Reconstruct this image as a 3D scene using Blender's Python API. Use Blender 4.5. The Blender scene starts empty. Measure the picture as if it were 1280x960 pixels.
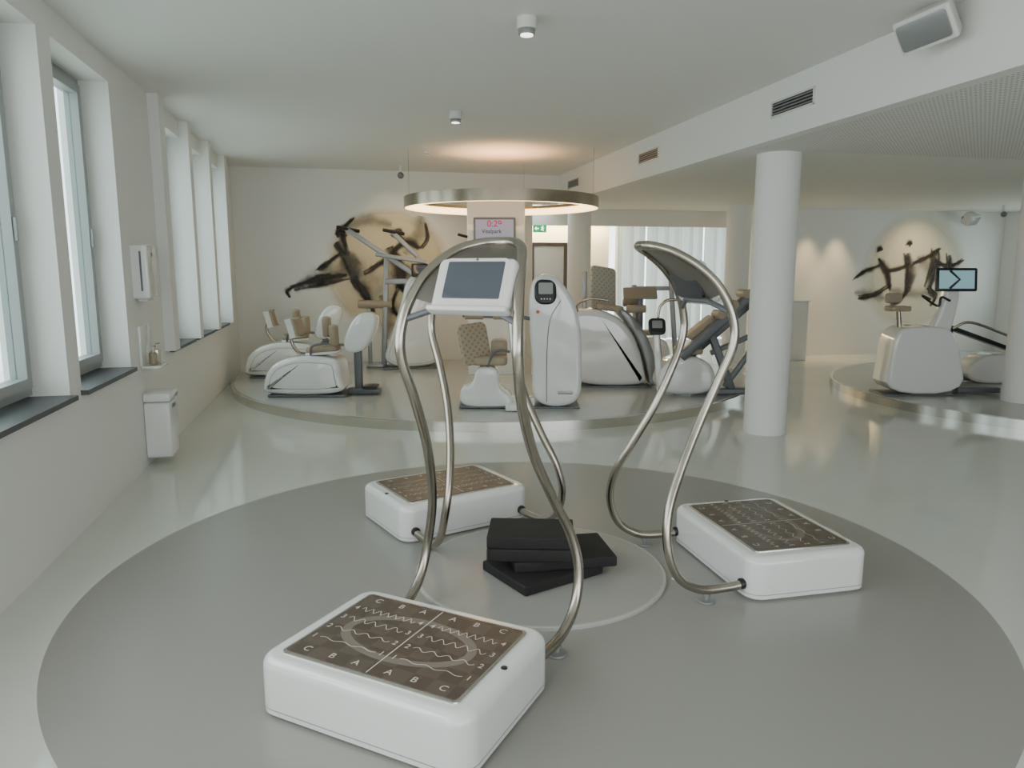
import bpy, bmesh, math, random
from math import sin, cos, pi, radians
from mathutils import Vector, Matrix, Euler
random.seed(4)
S=bpy.context.scene
COL=S.collection
TH=radians(12.7); CT,ST=cos(TH),sin(TH)
def RM(x,y): return (x*CT-y*ST, x*ST+y*CT)

# ---------------------------------------------------------------- materials
def mat(name,col,rough=.5,metal=0,coat=0,emit=None,es=0,noise=0,nscale=8,bump=0,bscale=60,spec=None):
    m=bpy.data.materials.new(name); m.use_nodes=True
    nt=m.node_tree; b=nt.nodes['Principled BSDF']
    b.inputs['Base Color'].default_value=(*col,1); b.inputs['Roughness'].default_value=rough
    b.inputs['Metallic'].default_value=metal; b.inputs['Coat Weight'].default_value=coat; b.inputs['Coat Roughness'].default_value=.05
    if spec is not None: b.inputs['Specular IOR Level'].default_value=spec
    if emit: 
        b.inputs['Emission Color'].default_value=(*emit,1); b.inputs['Emission Strength'].default_value=es
    tc=nt.nodes.new('ShaderNodeTexCoord')
    n=nt.nodes.new('ShaderNodeTexNoise'); n.inputs['Scale'].default_value=nscale; n.inputs['Detail'].default_value=4
    nt.links.new(tc.outputs['Object'],n.inputs['Vector'])
    mx=nt.nodes.new('ShaderNodeMixRGB'); mx.blend_type='MIX'
    k=noise if noise else .02
    mx.inputs[1].default_value=(*[c*(1-k) for c in col],1); mx.inputs[2].default_value=(*[min(1,c*(1+k)) for c in col],1)
    nt.links.new(n.outputs['Fac'],mx.inputs[0]); nt.links.new(mx.outputs[0],b.inputs['Base Color'])
    if bump:
        n2=nt.nodes.new('ShaderNodeTexNoise'); n2.inputs['Scale'].default_value=bscale
        nt.links.new(tc.outputs['Object'],n2.inputs['Vector'])
        bp=nt.nodes.new('ShaderNodeBump'); bp.inputs['Strength'].default_value=bump; bp.inputs['Distance'].default_value=.01
        nt.links.new(n2.outputs['Fac'],bp.inputs['Height']); nt.links.new(bp.outputs[0],b.inputs['Normal'])
    return m
M={}
M['wall']=mat('wall_paint',(.825,.82,.785),.7,noise=.01,nscale=2,bump=.04,bscale=120)
M['ceil']=mat('ceiling_paint',(.82,.815,.78),.8,noise=.01,nscale=2)
M['white']=mat('white_plastic',(.85,.85,.83),.10,coat=.9)
M['offwhite']=mat('offwhite_plastic',(.72,.71,.67),.25,coat=.3)
M['chrome']=mat('brushed_steel',(.43,.39,.335),.22,metal=1,noise=.08,nscale=30)
M['bronze']=mat('lamp_bronze',(.42,.36,.28),.25,metal=1,noise=.1,nscale=6)
M['steel']=mat('rim_steel',(.70,.68,.63),.17,metal=1,noise=.2,nscale=3)
M['gray']=mat('gray_metal',(.15,.16,.17),.4,metal=.3)
M['silver']=mat('silver_paint',(.33,.34,.34),.35,metal=.5)
M['black']=mat('black_plastic',(.015,.015,.017),.3)
M['foam']=mat('black_foam',(.018,.017,.016),.75,noise=.3,nscale=60,bump=.3,bscale=200)
M['beige']=mat('beige_leather',(.37,.30,.21),.45,noise=.06,nscale=20)
M['sill']=mat('sill_stone',(.075,.08,.085),.4,noise=.15,nscale=80)
M['frame']=mat('window_frame',(.34,.36,.355),.4)
M['screen']=mat('screen_glass',(.045,.055,.07),.15,coat=.4,emit=(.25,.30,.38),es=.10)
M['podtop']=mat('podium_floor',(.50,.51,.475),.15,noise=.03)
M['disc']=mat('plate_floor',(.39,.385,.355),.3,noise=.03)
M['discrim']=mat('plate_rim',(.50,.49,.455),.35)
M['ivory']=mat('marking_ivory',(.68,.63,.55),.5)
M['tan']=mat('marking_tan',(.21,.18,.15),.5)
M['desk']=mat('desk_tan',(.28,.25,.20),.5)
M['glow']=mat('lamp_diffuser',(.9,.75,.5),.5,emit=(1,.68,.30),es=5)
M['lampw']=mat('lamp_white',(.9,.9,.85),.5,emit=(1,.93,.8),es=3)
M['wood']=mat('dark_wood',(.12,.10,.08),.5,noise=.2,nscale=10)
M['green']=mat('exit_green',(.0,.35,.12),.4,emit=(0,.5,.18),es=.6)
M['red']=mat('digit_red',(.55,.0,.10),.4,emit=(.6,.0,.12),es=.2)
M['lav']=mat('display_lavender',(.30,.30,.40),.3,emit=(.45,.45,.6),es=.28)
M['blue']=mat('display_blue',(.20,.34,.36),.25,emit=(.30,.52,.56),es=.5)
M['hood']=mat('hood_metal',(.38,.36,.325),.34,metal=.7)
M['dark']=mat('dark_cover',(.05,.05,.055),.3)

def N(m,t): return m.node_tree.nodes.new(t)
def math_node(m,op,a,b=None):
    n=N(m,'ShaderNodeMath'); n.operation=op
    for i,v in enumerate((a,b)):
        if v is None: continue
        if isinstance(v,(int,float)): n.inputs[i].default_value=v
        else: m.node_tree.links.new(v,n.inputs[i])
    return n.outputs[0]
m=mat('floor_epoxy',(.6,.62,.55),.2); M['floor']=m; nt=m.node_tree; b=nt.nodes['Principled BSDF']
tc=N(m,'ShaderNodeTexCoord'); sep=N(m,'ShaderNodeSeparateXYZ'); nt.links.new(tc.outputs['Object'],sep.inputs[0])
dx=math_node(m,'SUBTRACT',sep.outputs[0],.08); dy=math_node(m,'SUBTRACT',sep.outputs[1],3.75)
rr=math_node(m,'SQRT',math_node(m,'ADD',math_node(m,'MULTIPLY',dx,dx),math_node(m,'MULTIPLY',dy,dy)))
fac=math_node(m,'LESS_THAN',rr,2.22)
no=N(m,'ShaderNodeTexNoise'); no.inputs['Scale'].default_value=1.3; no.inputs['Detail'].default_value=6; nt.links.new(tc.outputs['Object'],no.inputs['Vector'])
cr=N(m,'ShaderNodeMixRGB'); cr.inputs[1].default_value=(.635,.655,.60,1); cr.inputs[2].default_value=(.70,.72,.665,1); nt.links.new(no.outputs['Fac'],cr.inputs[0])
mx=N(m,'ShaderNodeMixRGB'); nt.links.new(fac,mx.inputs[0]); nt.links.new(cr.outputs[0],mx.inputs[1]); mx.inputs[2].default_value=(.33,.325,.298,1)
nt.links.new(mx.outputs[0],b.inputs['Base Color'])
ro=math_node(m,'ADD',math_node(m,'MULTIPLY',fac,.18),.10); nt.links.new(ro,b.inputs['Roughness'])
m=mat('perforated_board',(.70,.70,.65),.8); M['perf']=m; nt=m.node_tree; b=nt.nodes['Principled BSDF']
tc=N(m,'ShaderNodeTexCoord'); sep=N(m,'ShaderNodeSeparateXYZ'); nt.links.new(tc.outputs['Object'],sep.inputs[0])
fx=math_node(m,'SUBTRACT',math_node(m,'FRACT',math_node(m,'MULTIPLY',sep.outputs[0],28)),.5)
fy=math_node(m,'SUBTRACT',math_node(m,'FRACT',math_node(m,'MULTIPLY',sep.outputs[1],28)),.5)
rr=math_node(m,'ADD',math_node(m,'MULTIPLY',fx,fx),math_node(m,'MULTIPLY',fy,fy))
hole=math_node(m,'LESS_THAN',rr,.05); hole=math_node(m,'MULTIPLY',hole,math_node(m,'LESS_THAN',sep.outputs[1],6.2))
mx=N(m,'ShaderNodeMixRGB'); nt.links.new(hole,mx.inputs[0]); mx.inputs[1].default_value=(.81,.805,.77,1); mx.inputs[2].default_value=(.34,.33,.30,1)
nt.links.new(mx.outputs[0],b.inputs['Base Color'])
def checker(name,c1,c2,scale,rough=.4):
    m=mat(name,c1,rough); nt=m.node_tree; b=nt.nodes['Principled BSDF']
    tc=N(m,'ShaderNodeTexCoord'); mp=N(m,'ShaderNodeMapping')
    mp.inputs['Location'].default_value=(.013,.013,.013)
    ch=N(m,'ShaderNodeTexChecker'); ch.inputs['Scale'].default_value=scale
    ch.inputs['Color1'].default_value=(*c1,1); ch.inputs['Color2'].default_value=(*c2,1)
    nt.links.new(tc.outputs['Object'],mp.inputs[0]); nt.links.new(mp.outputs[0],ch.inputs[0]); nt.links.new(ch.outputs[0],b.inputs['Base Color'])
    return m
M['tread']=checker('tread_brown',(.090,.067,.051),(.115,.089,.070),12,rough=.3)
def dotted(name,c1,c2,sc):
    m=mat(name,c1,.5); nt=m.node_tree; b=nt.nodes['Principled BSDF']
    tc=N(m,'ShaderNodeTexCoord'); mp=N(m,'ShaderNodeMapping'); mp.inputs['Rotation'].default_value=(0,pi/4,0); nt.links.new(tc.outputs['Object'],mp.inputs[0])
    sep=N(m,'ShaderNodeSeparateXYZ'); nt.links.new(mp.outputs[0],sep.inputs[0])
    f=[math_node(m,'SUBTRACT',math_node(m,'FRACT',math_node(m,'MULTIPLY',sep.outputs[i],sc)),.5) for i in (0,2)]
    r=math_node(m,'ADD',math_node(m,'MULTIPLY',f[0],f[0]),math_node(m,'MULTIPLY',f[1],f[1]))
    h=math_node(m,'LESS_THAN',r,.07)
    mx=N(m,'ShaderNodeMixRGB'); nt.links.new(h,mx.inputs[0]); mx.inputs[1].default_value=(*c1,1); mx.inputs[2].default_value=(*c2,1)
    nt.links.new(mx.outputs[0],b.inputs['Base Color']); return m
M['quilt']=dotted('perforated_beige_leather',(.42,.345,.245),(.28,.225,.155),20)
M['quiltg']=dotted('perforated_grey_leather',(.42,.40,.34),(.31,.29,.24),20)
m=bpy.data.materials.new('sheer_curtain'); m.use_nodes=True; M['curtain']=m; nt=m.node_tree; nt.nodes.clear()
o=N(m,'ShaderNodeOutputMaterial'); d=N(m,'ShaderNodeBsdfDiffuse'); t=N(m,'ShaderNodeBsdfTranslucent'); tr=N(m,'ShaderNodeBsdfTransparent')
d.inputs[0].default_value=(.72,.77,.73,1); t.inputs[0].default_value=(.48,.54,.51,1)
a=N(m,'ShaderNodeMixShader'); a.inputs[0].default_value=.45; nt.links.new(d.outputs[0],a.inputs[1]); nt.links.new(t.outputs[0],a.inputs[2])
c=N(m,'ShaderNodeMixShader'); c.inputs[0].default_value=.03; nt.links.new(a.outputs[0],c.inputs[1]); nt.links.new(tr.outputs[0],c.inputs[2]); nt.links.new(c.outputs[0],o.inputs[0])
m=bpy.data.materials.new('window_glass'); m.use_nodes=True; M['glass']=m; nt=m.node_tree; nt.nodes.clear()
o=N(m,'ShaderNodeOutputMaterial'); g=N(m,'ShaderNodeBsdfGlossy'); g.inputs['Roughness'].default_value=.02; tr=N(m,'ShaderNodeBsdfTransparent'); tr.inputs[0].default_value=(.82,.89,.88,1)
c=N(m,'ShaderNodeMixShader'); c.inputs[0].default_value=.06; nt.links.new(tr.outputs[0],c.inputs[1]); nt.links.new(g.outputs[0],c.inputs[2]); nt.links.new(c.outputs[0],o.inputs[0])
def feather(name,col,R,k=1):
    m=bpy.data.materials.new(name); m.use_nodes=True; nt=m.node_tree; b=nt.nodes['Principled BSDF']; b.inputs['Roughness'].default_value=.8
    tc=N(m,'ShaderNodeTexCoord'); ln=N(m,'ShaderNodeVectorMath'); ln.operation='LENGTH'; nt.links.new(tc.outputs['Object'],ln.inputs[0])
    no=N(m,'ShaderNodeTexNoise'); no.inputs['Scale'].default_value=2; no.inputs['Detail'].default_value=3; nt.links.new(tc.outputs['Object'],no.inputs['Vector'])
    v=math_node(m,'ADD',ln.outputs['Value'],math_node(m,'MULTIPLY',no.outputs['Fac'],.05))
    mr=N(m,'ShaderNodeMapRange'); mr.inputs['From Min'].default_value=R*.78; mr.inputs['From Max'].default_value=R*1.08; mr.inputs['To Min'].default_value=1; mr.inputs['To Max'].default_value=0
    mr.interpolation_type='SMOOTHSTEP'
    nt.links.new(v,mr.inputs[0]); b.inputs['Base Color'].default_value=(*col,1)
    a2=math_node(m,'MULTIPLY',mr.outputs[0],math_node(m,'MULTIPLY',math_node(m,'ADD',math_node(m,'MULTIPLY',no.outputs['Fac'],.12),.6),k))
    nt.links.new(a2,b.inputs['Alpha'])
    return m
M['sun1']=feather('mural_ochre',(.86,.75,.52),1.0,.85); M['sun2']=feather('mural_pale_ochre',(.86,.79,.62),1.15,.5)
def brush(name,col,k):
    m=bpy.data.materials.new(name); m.use_nodes=True; nt=m.node_tree; b=nt.nodes['Principled BSDF']; b.inputs['Roughness'].default_value=.85
    b.inputs['Base Color'].default_value=(*col,1); b.inputs['Specular IOR Level'].default_value=.1
    uv=N(m,'ShaderNodeUVMap'); uv.uv_map='UVMap'; sep=N(m,'ShaderNodeSeparateXYZ'); nt.links.new(uv.outputs[0],sep.inputs[0])
    e=math_node(m,'SUBTRACT',1,math_node(m,'ABSOLUTE',math_node(m,'SUBTRACT',math_node(m,'MULTIPLY',sep.outputs[1],2),1)))
    tc=N(m,'ShaderNodeTexCoord'); no=N(m,'ShaderNodeTexNoise'); no.inputs['Scale'].default_value=5; no.inputs['Detail'].default_value=5; no.inputs['Roughness'].default_value=.6; nt.links.new(tc.outputs['Object'],no.inputs['Vector'])
    v=math_node(m,'ADD',math_node(m,'MULTIPLY',e,1.0),math_node(m,'MULTIPLY',math_node(m,'SUBTRACT',no.outputs['Fac'],.5),1.5))
    mr=N(m,'ShaderNodeMapRange'); mr.inputs['From Min'].default_value=.02; mr.inputs['From Max'].default_value=1.2; mr.inputs['To Max'].default_value=k; mr.interpolation_type='SMOOTHSTEP'
    nt.links.new(v,mr.inputs[0]); nt.links.new(mr.outputs[0],b.inputs['Alpha']); return m
M['ink']=brush('mural_ink',(.075,.070,.064),.88); M['inkb']=brush('mural_wash',(.22,.20,.165),.5)

# ---------------------------------------------------------------- mesh helpers
def part(name,bm,mt,parent=None,loc=(0,0,0),rot=(0,0,0),label=None,sharp=35,kind=None):
    bmesh.ops.recalc_face_normals(bm,faces=bm.faces[:])
    me=bpy.data.meshes.new(name); bm.to_mesh(me); bm.free()
    for q in (mt if isinstance(mt,(list,tuple)) else [mt]): me.materials.append(q)
    for p in me.polygons: p.use_smooth=True
    me.set_sharp_from_angle(angle=radians(sharp))
    o=bpy.data.objects.new(name,me); COL.objects.link(o)
    o.location=loc; o.rotation_euler=rot
    if parent: o.parent=parent
    if label: o['label']=label
    if kind: o['kind']=kind
    return o
def thing(name,label,cat,loc=(0,0,0),rz=0,group=None):
    e=bpy.data.objects.new(name,None); e.empty_display_size=.2; COL.objects.link(e)
    e.location=loc; e.rotation_euler=(0,0,rz); e['label']=label; e['category']=cat
    if group: e['group']=group
    return e
def tag(o,label,cat,group=None):
    o['label']=label; o['category']=cat
    if group: o['group']=group
    return o
def copy_thing(root,loc,rz,label=None):
    n=root.copy(); COL.objects.link(n); n.location=loc; n.rotation_euler=(0,0,rz)
    if label: n['label']=label
    def rec(src,dst):
        for c in src.children:
            k=c.copy(); COL.objects.link(k); k.parent=dst; rec(c,k)
    rec(root,n); return n
def box(bm,x0,x1,y0,y1,z0,z1,mi=0):
    v=[bm.verts.new(p) for p in ((x0,y0,z0),(x1,y0,z0),(x1,y1,z0),(x0,y1,z0),(x0,y0,z1),(x1,y0,z1),(x1,y1,z1),(x0,y1,z1))]
    for f in ((3,2,1,0),(4,5,6,7),(0,1,5,4),(1,2,6,5),(2,3,7,6),(3,0,4,7)):
        fc=bm.faces.new([v[i] for i in f]); fc.material_index=mi
def chaikin(p,n=3,closed=True):
    for _ in range(n):
        q=[]
        for i in range(len(p)):
            a=Vector(p[i]); b=Vector(p[(i+1)%len(p)]); q+= [a*.75+b*.25, a*.25+b*.75]
        p=q
    return [tuple(x) for x in p]
def corner(p,r,n=5):
    out=[]
    for i in range(len(p)):
        a=Vector(p[i-1]); b=Vector(p[i]); c=Vector(p[(i+1)%len(p)])
        d1=(a-b); d2=(c-b); k1=min(r,d1.length*.45); k2=min(r,d2.length*.45)
        s=b+d1.normalized()*k1; e=b+d2.normalized()*k2
        for j in range(n+1):
            t=j/n; out.append(tuple(s*(1-t)**2+b*2*t*(1-t)+e*t*t))
    return out
def rrect(w,d,r,n=6,cx=0,cy=0):
    out=[]
    for (sx,sy,a0) in ((1,1,0),(-1,1,90),(-1,-1,180),(1,-1,270)):
        for j in range(n+1):
            a=radians(a0+90*j/n); out.append((cx+sx*(w/2-r)+r*cos(a),cy+sy*(d/2-r)+r*sin(a)))
    return out
def circ(r,n=24,cx=0,cy=0): return [(cx+r*cos(2*pi*i/n),cy+r*sin(2*pi*i/n)) for i in range(n)]
def prism(bm,out,t0,t1,bev=0,seg=4,axis='z',both=True,mi=0,inset=0):
    P=[Vector(p).to_2d() for p in out]
    Q=[]
    for p in P:
        if not Q or (p-Q[-1]).length>1e-5: Q.append(p)
    if (Q[0]-Q[-1]).length<1e-5: Q.pop()
    P=Q; n=len(P)
    ar=sum(P[i].x*P[(i+1)%n].y-P[(i+1)%n].x*P[i].y for i in range(n))
    if ar<0: P.reverse()
    nr=[]
    for i in range(n):
        e1=(P[i]-P[i-1]).normalized(); e2=(P[(i+1)%n]-P[i]).normalized()
        n1=Vector((e1.y,-e1.x)); n2=Vector((e2.y,-e2.x)); s=(n1+n2); 
        s=s.normalized() if s.length>1e-6 else n1
        k=1/max(.5,s.dot(n1)); nr.append(s*k)
    rings=[]
    def mk(ins,t):
        r=[]
        for i in range(n):
            q=P[i]-nr[i]*(ins+inset)
            r.append(bm.verts.new({'z':(q.x,q.y,t),'y':(q.x,t,q.y),'x':(t,q.x,q.y)}[axis]))
        rings.append(r)
    if bev and both:
        for j in range(seg): 
            a=pi/2*j/seg; mk(bev*(1-sin(a)),t0+bev*(1-cos(a)))
        mk(0,t0+bev)
    else: mk(0,t0)
    if bev:
        mk(0,t1-bev)
        for j in range(1,seg+1):
            a=pi/2*j/seg; mk(bev*(1-cos(a)),t1-bev*(1-sin(a)))
    else: mk(0,t1)
    for a,b in zip(rings,rings[1:]):
        for i in range(n):
            f=bm.faces.new((a[i],a[(i+1)%n],b[(i+1)%n],b[i])); f.material_index=mi
    f=bm.faces.new(rings[0][::-1]); f.material_index=mi
    f=bm.faces.new(rings[-1]); f.material_index=mi
def catmull(pts,sub=8,closed=False):
    P=[Vector(p) for p in pts]; out=[]; n=len(P)
    rng=range(n) if closed else range(n-1)
    for i in rng:
        p0=P[i-1] if (closed or i>0) else P[0]*2-P[1]
        p1=P[i]; p2=P[(i+1)%n]
        p3=P[(i+2)%n] if (closed or i+2<n) else P[-1]*2-P[-2]
        for j in range(sub):
            t=j/sub
            out.append(.5*((2*p1)+(-p0+p2)*t+(2*p0-5*p1+4*p2-p3)*t*t+(-p0+3*p1-3*p2+p3)*t**3))
    if not closed: out.append(P[-1])
    return out
def sweep(bm,pts,r,n=12,mi=0,rfun=None,closed=False):
    pts=[Vector(p) for p in pts]; rings=[]
    T=[]
    for i in range(len(pts)):
        a=pts[max(0,i-1)]; b=pts[min(len(pts)-1,i+1)]
        if closed: a=pts[i-1]; b=pts[(i+1)%len(pts)]
        T.append((b-a).normalized())
    up=Vector((0,0,1)) if abs(T[0].z)<.9 else Vector((0,1,0))
    u=(up-T[0]*up.dot(T[0])).normalized()
    for i,p in enumerate(pts):
        u=(u-T[i]*u.dot(T[i])).normalized(); v=T[i].cross(u)
        rad=rfun(i/(len(pts)-1)) if rfun else r
        rings.append([bm.verts.new(p+u*rad*cos(2*pi*k/n)+v*rad*sin(2*pi*k/n)) for k in range(n)])
    prs=list(zip(rings,rings[1:]))
    if closed: prs.append((rings[-1],rings[0]))
    for a,b in prs:
        for k in range(n):
            f=bm.faces.new((a[k],a[(k+1)%n],b[(k+1)%n],b[k])); f.material_index=mi
    if not closed:
        bm.faces.new(rings[0][::-1]).material_index=mi; bm.faces.new(rings[-1]).material_index=mi
def bar(bm,a,b,w,h,mi=0):
    a=Vector(a); b=Vector(b); d=b-a; L=d.length
    tmp=bmesh.new(); prism(tmp,rrect(w,h,min(w,h)*.25,4),0,L,min(w,h)*.15,3)
    q=d.to_track_quat('Z','Y'); tmp.transform(Matrix.Translation(a)@q.to_matrix().to_4x4())
    addbm(bm,tmp,mi)
def addbm(bm,tmp,mi=0):
    me=bpy.data.meshes.new('tmp'); 
    for f in tmp.faces: f.material_index=mi
    tmp.to_mesh(me); tmp.free(); bm.from_mesh(me); bpy.data.meshes.remove(me)
def rb(w,d,h,bev=.01,r=None,axis='z'):
    bm=bmesh.new(); r=r if r else bev*1.2
    dims={'z':(w,d,h),'y':(w,h,d),'x':(d,h,w)}[axis]
    prism(bm,rrect(dims[0],dims[1],r,5),-dims[2]/2,dims[2]/2,bev,4,axis); return bm
def revolve(bm,prof,n=64,mi=0,closed=True):
    rings=[]
    for i in range(n):
        a=2*pi*i/n; rings.append([bm.verts.new((r*cos(a),r*sin(a),z)) for r,z in prof])
    m=len(prof)
    for i in range(n):
        A=rings[i];B=rings[(i+1)%n]
        for k in range(m if closed else m-1):
            bm.faces.new((A[k],B[k],B[(k+1)%m],A[(k+1)%m])).material_index=mi
def text(bm,s,size,mtx,mi=0,off=.003):
    c=bpy.data.curves.new('t','FONT'); c.body=s; c.size=size; c.align_x='CENTER'; c.align_y='CENTER'; c.offset=size*off
    o=bpy.data.objects.new('t',c); COL.objects.link(o)
    me=bpy.data.meshes.new_from_object(o.evaluated_get(bpy.context.evaluated_depsgraph_get()))
    me.transform(mtx)
    k=len(bm.faces); bm.from_mesh(me); bm.faces.ensure_lookup_table()
    for f in bm.faces[k:]: f.material_index=mi
    bpy.data.objects.remove(o); bpy.data.curves.remove(c); bpy.data.meshes.remove(me)
def ribbon(bm,pts,w,z,mi=0,wf=None,plane='z',closed=False):
    P=[Vector(p).to_2d() for p in pts]; L=[]; n=len(P)
    uvl=bm.loops.layers.uv.get('UVMap') or bm.loops.layers.uv.new('UVMap')
    for i,p in enumerate(P):
        a=P[i-1] if (closed or i>0) else P[0]; b=P[(i+1)%n] if (closed or i<n-1) else P[-1]
        t=(b-a).normalized(); nn=Vector((-t.y,t.x)); ww=(wf(i/(n-1)) if wf else w)/2
        f=lambda q: (q.x,q.y,z) if plane=='z' else (q.x,z,q.y)
        L.append((bm.verts.new(f(p+nn*ww)),bm.verts.new(f(p)),bm.verts.new(f(p-nn*ww))))
    prs=list(zip(L,L[1:])); 
    if closed: prs.append((L[-1],L[0]))
    for a,b in prs:
        for q,(v0,v1) in ((0,(0,.5)),(1,(.5,1))):
            fc=bm.faces.new((a[q],a[q+1],b[q+1],b[q])); fc.material_index=mi
            for lp,v in zip(fc.loops,(v0,v1,v1,v0)): lp[uvl].uv=(0,v)

# ---------------------------------------------------------------- room shell
def struct(name,boxes,mt,rz=TH):
    bm=bmesh.new()
    for b in boxes: box(bm,*b)
    o=part(name,bm,mt,rot=(0,0,rz),sharp=30); o['kind']='structure'; return o
YB=-3.5
bm=bmesh.new(); box(bm,-8,14,-6,18,-.1,0); o=part('floor',bm,M['floor']); o['kind']='structure'
wins=[(3.7,4.8),(5.0,6.1),(7.4,8.5),(8.6,9.7),(9.8,10.9)]
allw=[(-1.2,-.1),(0.0,1.1),(1.25,2.35),(2.45,3.55)]+wins
bl=[(-1.96,-1.62,YB,12.3,0,.82),(-1.96,-1.62,YB,12.3,2.93,3.1)]
y=YB
for a,b in allw+[(12.3,12.3)]:
    if a>y: bl.append((-1.96,-1.62,y,a,.82,2.93))
    y=b
for a,b in ((7.22,7.42),(8.47,8.63),(9.67,9.83),(10.87,11.1)): bl.append((-1.62,-1.53,a,b,.85,3.1))
struct('wall_left',bl,M['wall'])
struct('wall_back',[(-1.62,3.05,12.0,12.3,0,3.1),(3.05,3.5,12.0,12.3,2.65,3.1),(7.2,12.6,12.0,12.3,0,2.65)],M['wall'])
struct('wall_far',[(3.05,5.85,16,16.2,0,2.65),(9.5,10.2,16,16.2,0,2.65),(2.9,3.05,12.3,16.2,0,2.65),(10.2,10.4,12.3,16.2,0,2.65)],M['wall'])
struct('wall_right',[(12.4,12.6,YB,8.6,0,2.65),(12.4,12.6,8.6,11.6,0,.85),(12.4,12.6,8.6,11.6,2.35,2.65),(12.4,12.6,11.6,12.0,0,2.65)],M['wall'])
struct('wall_rear_light_block',[(6.2,12.6,YB-.2,YB,0,2.65),(-1.96,3.5,YB-.2,YB,2.4,3.1),(-1.96,6.2,YB-.2,YB,0,.5)],M['wall'])  # unseen partial wall, added to cut the light entering behind the camera
struct('ceiling',[(-1.96,3.6,YB,12.3,3.1,3.2)],M['ceil'])
c2=struct('ceiling.001',[(3.62,12.6,YB,16.2,2.65,2.75)],M['perf'])
struct('trim_1',[(3.5,3.62,YB,12.0,2.65,3.1)],M['wall'])
struct('trim_2',[(3.05,7.2,13.0,13.15,2.36,2.65)],M['wall'])
k=3
for (a,b) in wins:
    o=struct('trim_%d'%k,[(-1.90,-1.575,a-.02 if a<6 else a+.02,b-.0 if a<6 else b-.03,.82,.85)],M['sill']); k+=1
i=1
for (a,b) in wins:
    bm=bmesh.new(); x0,x1=-1.90,-1.82; z0,z1=.86,2.93
    for fx0,fx1,w,aa,bb,zz0,zz1 in ((x0,x1,.05,a,b,z0,z1),(x0+.015,x1+.025,.06,a+.05,b-.05,z0+.05,z1-.05)):
        box(bm,fx0,fx1,aa,aa+w,zz0,zz1);box(bm,fx0,fx1,bb-w,bb,zz0,zz1);box(bm,fx0,fx1,aa+w,bb-w,zz0,zz0+w);box(bm,fx0,fx1,aa+w,bb-w,zz1-w,zz1)
    box(bm,-1.853,-1.847,a+.11,b-.11,z0+.11,z1-.11,1)
    bar(bm,(-1.785,b-.09,1.75),(-1.785,b-.09,1.88),.02,.02)
    o=part('window_%d'%i,bm,[M['frame'],M['glass']],rot=(0,0,TH)); o['kind']='structure'; i+=1
bm=bmesh.new()
for aa in (8.6,10.05,11.52): box(bm,12.42,12.5,aa,aa+.08,.85,2.35)
box(bm,12.42,12.5,8.6,11.6,.85,.93);box(bm,12.42,12.5,8.6,11.6,2.27,2.35);box(bm,12.455,12.46,8.68,11.52,.93,2.27,1)
o=part('window_6',bm,[M['frame'],M['glass']],rot=(0,0,TH)); o['kind']='structure'

def room(x,y,z=0): a=RM(x,y); return (a[0],a[1],z)
for (x,y,zt) in ((4.0,6.40,2.65),(3.93,12.22,2.65),(6.56,11.6,2.65),(7.45,6.75,2.65)):
    bm=bmesh.new(); prism(bm,circ(.2,48),0 if x<7 else .106,zt,0)
    o=part('column',bm,M['wall'],loc=room(x,y)); tag(o,'round white structural column holding up the lowered ceiling','column','round white columns')
def vent(y):
    t=thing('air_vent','white-framed rectangular ventilation grille with dark slats on the beam','vent',room(3.5,y,2.885),TH,'vents on the beam')
    bm=bmesh.new(); w,h=.29,.065
    for q in ((-.012,0,-w,w,h-.015,h),(-.012,0,-w,w,-h,-h+.015),(-.012,0,-w,-w+.015,-h,h),(-.012,0,w-.015,w,-h,h)): box(bm,*q)
    part('vent_frame',bm,M['offwhite'],t)
    bm=bmesh.new(); box(bm,-.004,-.001,-w+.015,w-.015,-h+.015,h-.015)
    part('vent_cavity',bm,M['black'],t)
    bm=bmesh.new()
    for j in range(4): 
        z=-.036+j*.024; box(bm,-.011,-.005,-w+.015,w-.015,z-.004,z+.004)
    part('vent_slats',bm,M['silver'],t)
for y in (5.45,8.3,11.2): vent(y)
def speaker(loc,rz,lab):
    t=thing('loudspeaker',lab,'speaker',loc,rz,'wall speakers')
    R=(radians(-8),radians(-32),radians(22))
    bm=bmesh.new(); prism(bm,corner([(-.09,-.17),(-.09,.17),(.09,.11),(.09,-.11)],.03),-.10,.10,.012)
    part('speaker_cabinet',bm,M['offwhite'],t,loc=(-.16,0,0),rot=R)
    bm=bmesh.new(); prism(bm,rrect(.29,.155,.02),-.098,-.09,.003,2,'x'); part('speaker_grille',bm,M['silver'],t,loc=(-.16,0,0),rot=R,label='light grey perforated front')
    bm=bmesh.new(); sweep(bm,[(0,0,.02),(-.05,0,.02),(-.12,0,.0)],.016); prism(bm,circ(.04,16,0,.02),-.012,0,0,axis='x'); part('speaker_bracket',bm,M['gray'],t)
speaker(room(3.5,3.86,2.98),TH,'white wedge-shaped loudspeaker bracketed high on the beam')
speaker(room(11.35,11.9,2.50),TH+pi/2,'white wedge-shaped loudspeaker near the painted end wall')
def ceil_lamp(X,Y,z,r=.062):
    t=thing('ceiling_spotlight','small white cylindrical surface-mounted ceiling spotlight','lamp',(X,Y,z),0,'ceiling spotlights')
    bm=bmesh.new(); prism(bm,circ(r,28),-.07,0,.004); part('lamp_housing',bm,M['offwhite'],t)
    bm=bmesh.new(); prism(bm,circ(r*.82,28),-.10,-.07,.004); part('lamp_collar',bm,M['silver'],t)
    bm=bmesh.new(); prism(bm,circ(r*.62,24),-.106,-.10,0); part('lamp_lens',bm,M['lampw'],t)
ceil_lamp(.09,4.75,3.1); ceil_lamp(-.55,7.48,3.1)
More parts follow.
